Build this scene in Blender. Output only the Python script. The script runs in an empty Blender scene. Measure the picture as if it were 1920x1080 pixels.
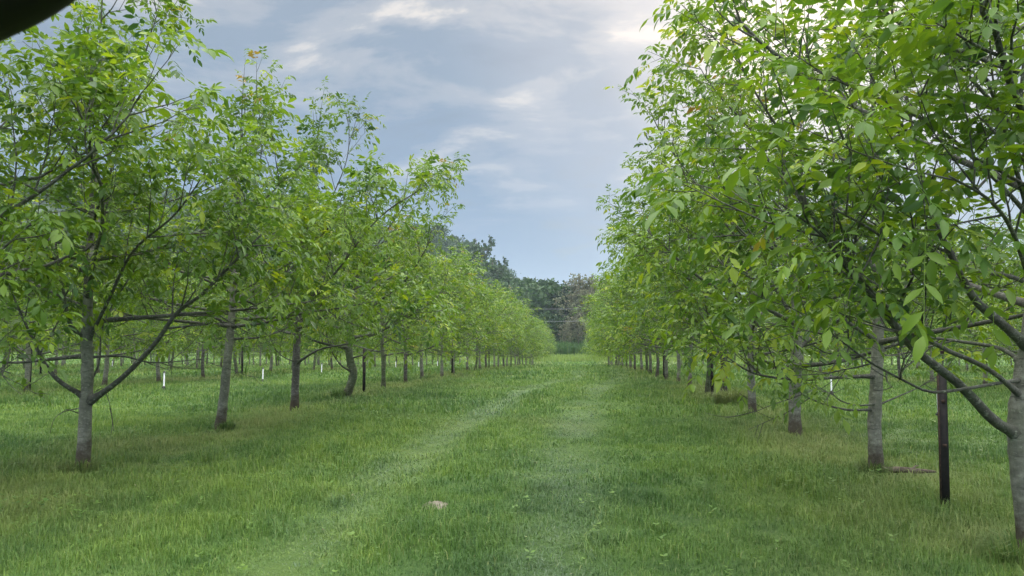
import bpy, math, random
import numpy as np
from mathutils import Vector, Euler
C = bpy.context.scene.collection
R = math.radians

# ---------------------------------------------------------------- camera
FPX = 1450.0                                # focal length in pixels of the 1920-wide frame
CAMZ = 1.45
cam_d = bpy.data.cameras.new('camera')
cam = bpy.data.objects.new('camera', cam_d); C.objects.link(cam)
cam_d.sensor_width = 36; cam_d.lens = FPX / 1920 * 36
cam_d.clip_start = 0.05; cam_d.clip_end = 6000
YAW = math.atan(128 / FPX); PITCH = math.atan(105 / FPX)
cam.location = (0, 0, CAMZ)
cam.rotation_euler = (R(90) + PITCH, 0, YAW)
cam_d.dof.use_dof = True; cam_d.dof.focus_distance = 13.0
cam_d.dof.aperture_fstop = (cam_d.lens * 1e-3) / (2 * 0.0009)
bpy.context.scene.camera = cam
CR = np.array(Euler(cam.rotation_euler).to_matrix())

def P(px, py, Y):
    """point where the ray through pixel (px, py) reaches the distance Y down the lane"""
    d = CR @ np.array([(px - 960) / FPX, (540 - py) / FPX, -1.0])
    return np.array([0, 0, CAMZ]) + d * (Y / d[1])

# ---------------------------------------------------------------- sky, sun, exposure
SUN_EL, SUN_AZ = 24.0, 16.0                 # degrees up, degrees to the right of +Y
W = bpy.data.worlds.new('World'); bpy.context.scene.world = W
W.use_nodes = True
nt = W.node_tree; nt.nodes.clear()
def N(nt, typ, **kw):
    n = nt.nodes.new(typ)
    for k, v in kw.items():
        if k in ('operation', 'blend_type', 'sky_type', 'sun_disc', 'sun_elevation', 'sun_rotation', 'data_type', 'attribute_name',
                 'noise_dimensions', 'interpolation_type', 'mode', 'feature', 'air_density', 'dust_density', 'clamp', 'vector_type', 'use_clamp'):
            setattr(n, k, v)
        else:
            n.inputs[k if not k.startswith('i') or not k[1:].isdigit() else int(k[1:])].default_value = v
    return n
def L(nt, a, b): nt.links.new(a, b)
def ramp(nt, stops, interp='LINEAR'):
    n = nt.nodes.new('ShaderNodeValToRGB'); e = n.color_ramp.elements
    n.color_ramp.interpolation = interp
    while len(e) > 1: e.remove(e[-1])
    e[0].position = stops[0][0]; e[0].color = (*stops[0][1], 1)
    for p, c in stops[1:]:
        x = e.new(p); x.color = (*c, 1)
    return n
def mixc(nt, fac, a, b, blend='MIX'):
    n = nt.nodes.new('ShaderNodeMix'); n.data_type = 'RGBA'; n.blend_type = blend
    for s, v in ((n.inputs[0], fac), (n.inputs[6], a), (n.inputs[7], b)):
        if hasattr(v, 'links'): L(nt, v, s)
        elif isinstance(v, (int, float)): s.default_value = v
        else: s.default_value = (*v, 1)
    return n.outputs[2]
def math_(nt, op, a, b=None, c=None, clamp=False):
    n = nt.nodes.new('ShaderNodeMath'); n.operation = op; n.use_clamp = clamp
    for i, v in enumerate((a, b, c)):
        if v is None: continue
        if hasattr(v, 'links'): L(nt, v, n.inputs[i])
        else: n.inputs[i].default_value = v
    return n.outputs[0]

tc = N(nt, 'ShaderNodeTexCoord')
sep = N(nt, 'ShaderNodeSeparateXYZ'); L(nt, tc.outputs['Generated'], sep.inputs[0])
zz = math_(nt, 'MAXIMUM', sep.outputs[2], 0.0)
den = math_(nt, 'ADD', zz, 0.16)
u = math_(nt, 'DIVIDE', sep.outputs[0], den); v = math_(nt, 'DIVIDE', sep.outputs[1], den)
cmb = N(nt, 'ShaderNodeCombineXYZ'); L(nt, u, cmb.inputs[0]); L(nt, v, cmb.inputs[1])
mp = N(nt, 'ShaderNodeMapping'); L(nt, cmb.outputs[0], mp.inputs[0])
mp.inputs['Location'].default_value = (3.3, 1.2, 0); mp.inputs['Scale'].default_value = (0.75, 1.0, 1)
n1 = N(nt, 'ShaderNodeTexNoise', Scale=3.1, Detail=8, Roughness=0.55, Distortion=0.3); L(nt, mp.outputs[0], n1.inputs['Vector'])
n2 = N(nt, 'ShaderNodeTexNoise', Scale=0.55, Detail=3, Roughness=0.5); L(nt, mp.outputs[0], n2.inputs['Vector'])
base = ramp(nt, [(0.0, (0.31, 0.46, 0.74)), (0.05, (0.26, 0.435, 0.80)), (0.18, (0.31, 0.475, 0.76)),
                 (0.33, (0.44, 0.57, 0.77)), (0.46, (0.54, 0.64, 0.80)), (0.62, (1.0, 1.0, 1.0)), (1.0, (1.0, 1.0, 1.0))])
L(nt, zz, base.inputs[0])
cl = ramp(nt, [(0.46, (0, 0, 0)), (0.55, (0.3, 0.3, 0.3)), (0.64, (1, 1, 1))], 'EASE'); L(nt, n1.outputs['Fac'], cl.inputs[0])
cl2 = ramp(nt, [(0.36, (0, 0, 0)), (0.62, (1, 1, 1))], 'EASE'); L(nt, n2.outputs['Fac'], cl2.inputs[0])
elf = ramp(nt, [(0.12, (0, 0, 0)), (0.24, (.4, .4, .4)), (0.36, (1, 1, 1))], 'EASE'); L(nt, zz, elf.inputs[0])
bright = math_(nt, 'MULTIPLY', math_(nt, 'MULTIPLY', cl.outputs[0], math_(nt, 'ADD', math_(nt, 'MULTIPLY', cl2.outputs[0], 0.5), 0.5)), elf.outputs[0])
c1 = mixc(nt, bright, base.outputs[0], (1.5, 1.38, 1.28))
# darker grey bellies
cd = ramp(nt, [(0.30, (1, 1, 1)), (0.46, (0, 0, 0))], 'EASE'); L(nt, n1.outputs['Fac'], cd.inputs[0])
c2 = mixc(nt, math_(nt, 'MULTIPLY', cd.outputs[0], 0.7), c1, (0.36, 0.47, 0.66))
# brighter cloud round the hidden sun
sd = Vector((math.sin(R(SUN_AZ)) * math.cos(R(SUN_EL)), math.cos(R(SUN_AZ)) * math.cos(R(SUN_EL)), math.sin(R(SUN_EL))))
vm = N(nt, 'ShaderNodeVectorMath', operation='DOT_PRODUCT'); L(nt, tc.outputs['Generated'], vm.inputs[0]); vm.inputs[1].default_value = sd
gl = ramp(nt, [(0.0, (0, 0, 0)), (0.90, (0, 0, 0)), (0.965, (0.16, 0.16, 0.16)), (0.985, (0.4, 0.4, 0.4)), (1.0, (1, 1, 1))], 'EASE'); L(nt, vm.outputs['Value'], gl.inputs[0])
c3 = mixc(nt, gl.outputs[0], c2, (2.1, 1.85, 1.7))
# sky brightness added overhead and behind the camera to light trees and grass
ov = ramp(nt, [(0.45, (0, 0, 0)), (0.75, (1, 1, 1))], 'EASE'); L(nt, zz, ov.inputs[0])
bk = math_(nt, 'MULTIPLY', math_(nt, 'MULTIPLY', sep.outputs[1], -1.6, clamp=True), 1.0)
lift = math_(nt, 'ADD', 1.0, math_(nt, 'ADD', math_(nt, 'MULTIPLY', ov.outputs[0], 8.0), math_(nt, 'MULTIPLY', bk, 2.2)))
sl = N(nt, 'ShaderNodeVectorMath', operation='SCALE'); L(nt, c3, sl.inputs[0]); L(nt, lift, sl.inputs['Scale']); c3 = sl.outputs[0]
sky = N(nt, 'ShaderNodeTexSky', sky_type='NISHITA', sun_disc=False, sun_elevation=R(SUN_EL), sun_rotation=R(SUN_AZ))
# cloud colours are written as final radiances; the background strength is 0.1
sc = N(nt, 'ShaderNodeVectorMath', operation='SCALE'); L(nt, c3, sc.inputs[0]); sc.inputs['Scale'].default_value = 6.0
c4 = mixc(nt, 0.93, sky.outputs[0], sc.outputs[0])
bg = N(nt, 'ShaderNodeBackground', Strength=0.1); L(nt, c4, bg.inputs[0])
out = N(nt, 'ShaderNodeOutputWorld'); L(nt, bg.outputs[0], out.inputs[0])

sun_d = bpy.data.lights.new('sun', 'SUN'); sun = bpy.data.objects.new('sun', sun_d); C.objects.link(sun)
sun_d.energy = 1.5; sun_d.angle = R(22); sun_d.color = (1.0, 0.94, 0.84)
sun.rotation_euler = (-sd).to_track_quat('-Z', 'Y').to_euler()
vs = bpy.context.scene.view_settings
vs.view_transform = 'Standard'; vs.look = 'None'; vs.exposure = -0.03; vs.gamma = 1.0; vs.use_curve_mapping = False
cy = bpy.context.scene.cycles
cy.max_bounces = 8; cy.diffuse_bounces = 4; cy.transmission_bounces = 4; cy.glossy_bounces = 2; cy.transparent_max_bounces = 4
cy.volume_bounces = 1
cy.caustics_reflective = False; cy.caustics_refractive = False

# ---------------------------------------------------------------- helpers
def tag(o, label=None, cat=None, group=None, kind=None):
    if label: o['label'] = label
    if cat: o['category'] = cat
    if group: o['group'] = group
    if kind: o['kind'] = kind
    return o
def empty(name, loc, rz=0.0):
    o = bpy.data.objects.new(name, None); C.objects.link(o)
    o.location = [float(a) for a in loc]; o.rotation_euler = (0, 0, rz); o.empty_display_size = 0.3
    return o
def mesh_np(name, verts, faces_list, mat, parent=None, attrs=None, smooth=False):
    """faces_list: list of (n,k) index arrays"""
    me = bpy.data.meshes.new(name)
    verts = np.asarray(verts, np.float32)
    me.vertices.add(len(verts)); me.vertices.foreach_set('co', verts.ravel())
    faces_list = [np.asarray(f, np.int32) for f in faces_list if len(f)]
    tot = np.concatenate([np.full(len(f), f.shape[1], np.int32) for f in faces_list])
    idx = np.concatenate([f.ravel() for f in faces_list])
    start = np.concatenate([[0], np.cumsum(tot)[:-1]]).astype(np.int32)
    me.loops.add(len(idx)); me.loops.foreach_set('vertex_index', idx)
    me.polygons.add(len(tot)); me.polygons.foreach_set('loop_start', start)
    me.polygons.foreach_set('loop_total', tot)
    if smooth: me.polygons.foreach_set('use_smooth', np.ones(len(tot), bool))
    for k, a in (attrs or {}).items():
        at = me.attributes.new(k, 'FLOAT', 'POINT'); at.data.foreach_set('value', np.asarray(a, np.float32))
    me.update(calc_edges=True); me.materials.append(mat)
    o = bpy.data.objects.new(name, me); C.objects.link(o); o.parent = parent
    return o
def nrm(a):
    return a / (np.linalg.norm(a, axis=-1, keepdims=True) + 1e-9)

class Tubes:
    def __init__(s): s.v = []; s.f = []; s.n = 0
    def add(s, pts, rad, sides=6, cap=True, lump=0, rng=None):
        pts = np.asarray(pts, float); k = len(pts); rad = np.broadcast_to(rad, (k,)).astype(float)
        t = nrm(np.gradient(pts, axis=0))
        m = nrm(pts[-1] - pts[0])
        ref = np.array([1.0, 0, 0]) if abs(m[0]) < 0.75 else np.array([0, 1.0, 0])
        a = nrm(np.cross(t, ref)); b = np.cross(t, a)
        th = np.arange(sides) / sides * 2 * math.pi
        rr = rad[:, None] * np.ones(sides)[None]
        if lump and rng is not None: rr = rr * (1 + lump * rng.uniform(-1, 1, rr.shape))
        v = pts[:, None] + (a[:, None] * np.cos(th)[None, :, None] + b[:, None] * np.sin(th)[None, :, None]) * rr[..., None]
        i0 = s.n; s.v.append(v.reshape(-1, 3)); s.n += k * sides
        r0 = np.arange(k - 1)[:, None] * sides; c0 = np.arange(sides)[None]; c1 = (c0 + 1) % sides
        s.f.append((np.stack([r0 + c0, r0 + c1, r0 + sides + c1, r0 + sides + c0], -1) + i0).reshape(-1, 4))
        if cap:
            for e, q in ((0, pts[0]), (k - 1, pts[-1])):
                s.v.append(q[None]); ci = s.n; s.n += 1
                ring = i0 + e * sides + np.arange(sides)
                s.f.append(np.stack([ring, np.roll(ring, -1), np.full(sides, ci), np.full(sides, ci)], -1)[:, :4])
    def build(s, name, mat, parent=None, smooth=True):
        v = np.concatenate(s.v); f = np.concatenate(s.f)
        tri = f[:, 2] == f[:, 3]
        return mesh_np(name, v, [f[~tri], f[tri][:, :3]], mat, parent, smooth=smooth)

def curve(pts, n):
    """smooth interpolation (Catmull-Rom) through points"""
    p = np.asarray(pts, float); m = len(p)
    q = np.concatenate([[2 * p[0] - p[1]], p, [2 * p[-1] - p[-2]]])
    t = np.linspace(0, m - 1, n); i = np.minimum(t.astype(int), m - 2); f = (t - i)[:, None]
    a, b, c, d = q[i], q[i + 1], q[i + 2], q[i + 3]
    return 0.5 * ((2 * b) + (-a + c) * f + (2 * a - 5 * b + 4 * c - d) * f**2 + (-a + 3 * b - 3 * c + d) * f**3)

def vnoise(x, y, s, seed=0):
    """smooth value noise in numpy"""
    x = np.asarray(x, float) / s; y = np.asarray(y, float) / s
    xi = np.floor(x).astype(np.int64); yi = np.floor(y).astype(np.int64); fx = x - xi; fy = y - yi
    fx = fx * fx * (3 - 2 * fx); fy = fy * fy * (3 - 2 * fy)
    def h(a, b):
        k = (a * 374761393 + b * 668265263 + seed * 974711) & 0x7fffffff
        k = ((k ^ (k >> 13)) * 1274126177) & 0x7fffffff
        return ((k ^ (k >> 16)) & 0xffff) / 65535.0
    return (h(xi, yi) * (1 - fx) + h(xi + 1, yi) * fx) * (1 - fy) + (h(xi, yi + 1) * (1 - fx) + h(xi + 1, yi + 1) * fx) * fy

def row_y(X, px):
    """distance along the row at X where the pixel column px meets it"""
    d = CR @ np.array([(px - 960) / FPX, (540 - 700) / FPX, -1.0]); return X * d[1] / d[0]
# ---------------------------------------------------------------- ground shape
GY = [-50, 0, 5.7, 8, 12, 16, 20, 24, 30, 40, 50, 94, 115, 130, 170, 400, 3000]
GZ = [-.35, -.22, -.14, -.02, .04, .07, .12, .11, .02, -.04, -.18, -1.22, -.95, -.6, -.3, .5, 2]
def ground_z(x, y):
    x = np.asarray(x, float); y = np.asarray(y, float)
    z = np.interp(y, GY, GZ)
    z = z + 0.10 * (vnoise(x, y, 4.2, 3) - .5) * np.clip(y / 8, 0, 1) + 0.035 * (vnoise(x, y, 1.1, 5) - .5)
    return z
def track_x(y):
    y = np.asarray(y, float)
    k = np.clip(y - 8, 0, 25)
    return -2.1 + .0033 * k**2 - .0006 * np.clip(k - 14, 0, 30)**3 * .12
def tracks(x, y):
    xl = track_x(y)
    w = .33 + .05 * np.sin(y * .9)
    d1 = np.exp(-((x - xl) / w) ** 2); d2 = np.exp(-((x - xl - 1.92) / (w * 1.25)) ** 2)
    n = vnoise(x, y, .28, 8) * .35 + vnoise(x, y, .6, 9) * .5 + vnoise(x, y, 1.9, 10) * .55 - .15
    return np.clip(np.maximum(d1, d2) * (.15 + 1.1 * n), 0, 1) * np.clip((60 - y) / 40, 0, 1)
ROWS_L = [-5.8 - 9.1 * k for k in range(6)]
ROWS_R = [3.3 + 9.1 * k for k in range(5)]
def dryness(x, y):
    d = np.min([np.abs(x - r) for r in ROWS_L + ROWS_R], axis=0)
    near = np.exp(-(d / 1.0) ** 2)
    n = vnoise(x, y, 1.3, 21) * .6 + vnoise(x, y, .45, 22) * .4
    return np.clip(near * (n * 2.0 - .55), 0, 1) * .8 + .35 * np.exp(-((x - 3.0) / 1.5) ** 2 - ((y - 6.5) / 2.5) ** 2) * n + np.clip(vnoise(x, y, 3.5, 33) * .5 + vnoise(x, y, .8, 34) * .5 - .55, 0, 1) * .8
def lush(x, y):
    return np.clip(vnoise(x, y, 2.6, 41) * .5 + vnoise(x, y, .9, 42) * .35 + vnoise(x, y, .3, 43) * .25, 0, 1)

# ---------------------------------------------------------------- materials
def new_mat(name):
    m = bpy.data.materials.new(name); m.use_nodes = True; t = m.node_tree; t.nodes.clear()
    return m, t
def finish(m, t, shader):
    o = N(t, 'ShaderNodeOutputMaterial'); L(t, shader, o.inputs[0]); return m

def leaf_material(name, stops, transl=0.42, rough=0.42, spec=0.35, hue_noise=0.8, tboost=(1.4, 1.3, 0.4)):
    m, t = new_mat(name)
    a = N(t, 'ShaderNodeAttribute', attribute_name='tint')
    oi = N(t, 'ShaderNodeObjectInfo')
    tn = math_(t, 'ADD', a.outputs['Fac'], math_(t, 'MULTIPLY', math_(t, 'SUBTRACT', oi.outputs['Random'], .5), 0.10))
    r = ramp(t, stops); L(t, tn, r.inputs[0])
    geo = N(t, 'ShaderNodeNewGeometry')
    under = mixc(t, math_(t, 'MULTIPLY', geo.outputs['Backfacing'], 0.35), r.outputs[0], (0.12, 0.19, 0.09))
    p = N(t, 'ShaderNodeBsdfPrincipled', Roughness=rough); L(t, under, p.inputs['Base Color'])
    p.inputs['Specular IOR Level'].default_value = spec
    tr = N(t, 'ShaderNodeBsdfTranslucent')
    tcx = mixc(t, 1.0, r.outputs[0], tboost, 'MULTIPLY'); L(t, tcx, tr.inputs[0])
    mx = N(t, 'ShaderNodeMixShader', i0=transl); L(t, p.outputs[0], mx.inputs[1]); L(t, tr.outputs[0], mx.inputs[2])
    return finish(m, t, mx.outputs[0])
M_LEAF = leaf_material('walnut_leaf', [(0.0, (0.024, 0.068, 0.020)), (0.35, (0.070, 0.150, 0.018)), (0.7, (0.145, 0.245, 0.016)),
                                      (0.92, (0.27, 0.345, 0.02)), (0.97, (0.22, 0.19, 0.05)), (1.0, (0.22, 0.14, 0.06))])
M_WOOD_LEAF = leaf_material('woodland_leaf', [(0, (0.018, 0.042, 0.022)), (0.5, (0.032, 0.070, 0.028)), (1, (0.060, 0.105, 0.035))], .25, .6, .2, tboost=(1.1, 1.1, .9))
M_CONIFER = leaf_material('conifer_needles', [(0, (0.012, 0.026, 0.018)), (1, (0.024, 0.045, 0.026))], .1, .6, .2)
M_BROWN_LEAF = leaf_material('budding_twigs', [(0, (0.13, 0.125, 0.085)), (0.6, (0.21, 0.20, 0.13)), (1, (0.19, 0.23, 0.11))], .2, .7, .1, tboost=(1, 1, 1))

def bark_material(name, c0, c1, c2, moss=0.3, dark_base=0.8):
    m, t = new_mat(name)
    tcn = N(t, 'ShaderNodeTexCoord'); 
    mpn = N(t, 'ShaderNodeMapping'); L(t, tcn.outputs['Object'], mpn.inputs[0]); mpn.inputs['Scale'].default_value = (1, 1, 1.5)
    na = N(t, 'ShaderNodeTexNoise', Scale=9, Detail=8, Roughness=.65); L(t, mpn.outputs[0], na.inputs['Vector'])
    mp2 = N(t, 'ShaderNodeMapping'); L(t, tcn.outputs['Object'], mp2.inputs[0]); mp2.inputs['Scale'].default_value = (9, 9, 1.6)
    nb = N(t, 'ShaderNodeTexNoise', Scale=5, Detail=6, Roughness=.7); L(t, mp2.outputs[0], nb.inputs['Vector'])
    r = ramp(t, [(.28, c0), (.5, c1), (.72, c2)]); L(t, na.outputs['Fac'], r.inputs[0])
    nc = N(t, 'ShaderNodeTexNoise', Scale=2.3, Detail=3); L(t, tcn.outputs['Object'], nc.inputs['Vector'])
    rm = ramp(t, [(.48, (0, 0, 0)), (.68, (1, 1, 1))]); L(t, nc.outputs['Fac'], rm.inputs[0])
    c = mixc(t, math_(t, 'MULTIPLY', rm.outputs[0], moss), r.outputs[0], (0.07, 0.10, 0.045))
    vo = N(t, 'ShaderNodeTexNoise', Scale=26, Detail=3, Roughness=.5); L(t, mpn.outputs[0], vo.inputs['Vector'])
    rl_ = ramp(t, [(.60, (0, 0, 0)), (.66, (1, 1, 1))]); L(t, vo.outputs['Fac'], rl_.inputs[0])
    c = mixc(t, math_(t, 'MULTIPLY', rl_.outputs[0], .45), c, (0.30, 0.32, 0.25))
    mp3 = N(t, 'ShaderNodeMapping'); L(t, tcn.outputs['Object'], mp3.inputs[0]); mp3.inputs['Scale'].default_value = (5, 5, 26)
    ns = N(t, 'ShaderNodeTexNoise', Scale=1.2, Detail=4, Roughness=.6); L(t, mp3.outputs[0], ns.inputs['Vector'])
    rs_ = ramp(t, [(.60, (0, 0, 0)), (.68, (1, 1, 1))]); L(t, ns.outputs['Fac'], rs_.inputs[0])
    c = mixc(t, math_(t, 'MULTIPLY', rs_.outputs[0], .6), c, tuple(q * .5 for q in c0))
    # rough brown old bark with its own edge near the foot
    s = N(t, 'ShaderNodeSeparateXYZ'); L(t, tcn.outputs['Object'], s.inputs[0])
    hh = math_(t, 'ADD', s.outputs[2], math_(t, 'MULTIPLY', na.outputs['Fac'], .5))
    rb = ramp(t, [(.42, (1, 1, 1)), (.66, (0, 0, 0))]); L(t, hh, rb.inputs[0])
    c = mixc(t, math_(t, 'MULTIPLY', rb.outputs[0], dark_base), c, (0.050, 0.036, 0.022))
    # cracks
    rc = ramp(t, [(.30, (.35, .35, .35)), (.45, (1, 1, 1))]); L(t, nb.outputs['Fac'], rc.inputs[0])
    c = mixc(t, .7, c, rc.outputs[0], 'MULTIPLY')
    p = N(t, 'ShaderNodeBsdfPrincipled', Roughness=.85); L(t, c, p.inputs['Base Color']); p.inputs['Specular IOR Level'].default_value = .25
    bm = N(t, 'ShaderNodeBump', Strength=.9, Distance=.02); L(t, nb.outputs['Fac'], bm.inputs['Height']); L(t, bm.outputs[0], p.inputs['Normal'])
    return finish(m, t, p.outputs[0])
M_BARK = bark_material('grey_bark', (0.08, 0.08, 0.062), (0.16, 0.162, 0.13), (0.26, 0.26, 0.215))
M_BARK_DARK = bark_material('dark_scarred_bark', (0.04, 0.036, 0.032), (0.085, 0.08, 0.072), (0.16, 0.155, 0.14), .15, .85)
M_BARK_MOSS = bark_material('mossy_bark', (0.045, 0.052, 0.03), (0.085, 0.10, 0.055), (0.16, 0.17, 0.12), .8, .4)
M_TWIG = bark_material('twig_bark', (0.038, 0.037, 0.030), (0.075, 0.075, 0.062), (0.14, 0.142, 0.122), .25, 0)
M_WBARK = bark_material('woodland_bark', (0.04, 0.036, 0.03), (0.08, 0.07, 0.06), (0.14, 0.125, 0.11), .1, .2)

def simple(name, col, rough=.6, spec=.4, metal=0, var=.25, scale=14):
    m, t = new_mat(name)
    tcn = N(t, 'ShaderNodeTexCoord'); n = N(t, 'ShaderNodeTexNoise', Scale=scale, Detail=5, Roughness=.6); L(t, tcn.outputs['Object'], n.inputs['Vector'])
    lo = tuple(c * (1 - var) for c in col); hi = tuple(min(1, c * (1 + var)) for c in col)
    r = ramp(t, [(.35, lo), (.65, hi)]); L(t, n.outputs['Fac'], r.inputs[0])
    p = N(t, 'ShaderNodeBsdfPrincipled', Roughness=rough, Metallic=metal); L(t, r.outputs[0], p.inputs['Base Color']); p.inputs['Specular IOR Level'].default_value = spec
    return finish(m, t, p.outputs[0])
M_POST = simple('black_metal', (0.014, 0.012, 0.011), .7, .25, 0, .5)
M_RUST = simple('rusty_edge', (0.05, 0.032, 0.024), .8, .2, 0, .5, 30)
M_PVC = simple('white_plastic', (0.36, 0.40, 0.41), .4, .5, 0, .06)
M_VALVE = simple('black_plastic', (0.02, 0.022, 0.022), .5, .4)
M_FRAME = simple('black_trim', (0.006, 0.005, 0.006), .7, .2)
M_WIRE = simple('cable', (0.16, 0.17, 0.18), .6, .3)
M_SOIL = simple('pale_soil', (0.17, 0.155, 0.12), .95, .1, 0, .3, 22)
M_DEADWOOD = simple('dead_wood', (0.12, 0.10, 0.075), .9, .1, 0, .4, 18)

# grass: blades and soil share the same attributes
def grass_material(name, is_ground):
    m, t = new_mat(name)
    tr = N(t, 'ShaderNodeAttribute', attribute_name='track'); dr = N(t, 'ShaderNodeAttribute', attribute_name='dry')
    lu = N(t, 'ShaderNodeAttribute', attribute_name='lush')
    geo = N(t, 'ShaderNodeNewGeometry')
    nn = N(t, 'ShaderNodeTexNoise', Scale=.55, Detail=6, Roughness=.62); L(t, geo.outputs['Position'], nn.inputs['Vector'])
    nf = N(t, 'ShaderNodeTexNoise', Scale=6, Detail=5, Roughness=.6); L(t, geo.outputs['Position'], nf.inputs['Vector'])
    a = math_(t, 'ADD', math_(t, 'MULTIPLY', lu.outputs['Fac'], .6), math_(t, 'MULTIPLY', nn.outputs['Fac'], .35))
    a = math_(t, 'ADD', a, math_(t, 'MULTIPLY', math_(t, 'SUBTRACT', nf.outputs['Fac'], .5), .3 if is_ground else .15))
    r = ramp(t, [(.22, (0.050, 0.115, 0.030)), (.40, (0.082, 0.170, 0.036)), (.62, (0.125, 0.220, 0.042)), (.85, (0.20, 0.30, 0.052))]); L(t, a, r.inputs[0])
    c = mixc(t, dr.outputs['Fac'], r.outputs[0], (0.27, 0.31, 0.11))
    c = mixc(t, math_(t, 'MULTIPLY', tr.outputs['Fac'], .12 if is_ground else .5), c, (0.115, 0.165, 0.10) if is_ground else (0.175, 0.232, 0.165))
    if is_ground: c = mixc(t, .22, c, (0.06, 0.075, 0.035))
    p = N(t, 'ShaderNodeBsdfPrincipled', Roughness=.7 if is_ground else .5); L(t, c, p.inputs['Base Color']); p.inputs['Specular IOR Level'].default_value = .12 if is_ground else .25
    if is_ground:
        n3 = N(t, 'ShaderNodeTexNoise', Scale=3.0, Detail=8, Roughness=.75); L(t, geo.outputs['Position'], n3.inputs['Vector'])
        b = N(t, 'ShaderNodeBump', Strength=.9, Distance=.25); L(t, n3.outputs['Fac'], b.inputs['Height']); L(t, b.outputs[0], p.inputs['Normal'])
        return finish(m, t, p.outputs[0])
    tl = N(t, 'ShaderNodeBsdfTranslucent'); L(t, c, tl.inputs[0])
    mx = N(t, 'ShaderNodeMixShader', i0=.35); L(t, p.outputs[0], mx.inputs[1]); L(t, tl.outputs[0], mx.inputs[2])
    return finish(m, t, mx.outputs[0])
M_GRASS = grass_material('grass_blades', False)
M_GROUND = grass_material('turf_ground', True)

# ---------------------------------------------------------------- ground sheet
def grid_mesh(name, xs, ys, zf, mat, attrs=True):
    X, Y = np.meshgrid(xs, ys); Z = zf(X, Y)
    v = np.stack([X, Y, Z], -1).reshape(-1, 3); nx, ny = len(xs), len(ys)
    i = np.arange(ny - 1)[:, None] * nx + np.arange(nx - 1)[None]
    f = np.stack([i, i + 1, i + nx + 1, i + nx], -1).reshape(-1, 4)
    at = {'track': tracks(X, Y).ravel(), 'dry': dryness(X, Y).ravel(), 'lush': lush(X, Y).ravel()} if attrs else None
    return mesh_np(name, v, [f], mat, None, at, smooth=True)
def ax(a):
    return np.unique(np.round(np.concatenate([-np.array(a)[::-1], a]), 4))
xs = ax(np.concatenate([np.arange(0, 14, .14), np.arange(14, 60, 1.2), np.geomspace(60, 1500, 20)]))
ys = np.concatenate([np.arange(-60, 1, 4), np.arange(1, 26, .16), np.arange(26, 60, .7), np.arange(60, 180, 3), np.geomspace(180, 1560, 16)])
tag(grid_mesh('ground', xs, ys, ground_z, M_GROUND), kind='structure')

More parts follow.
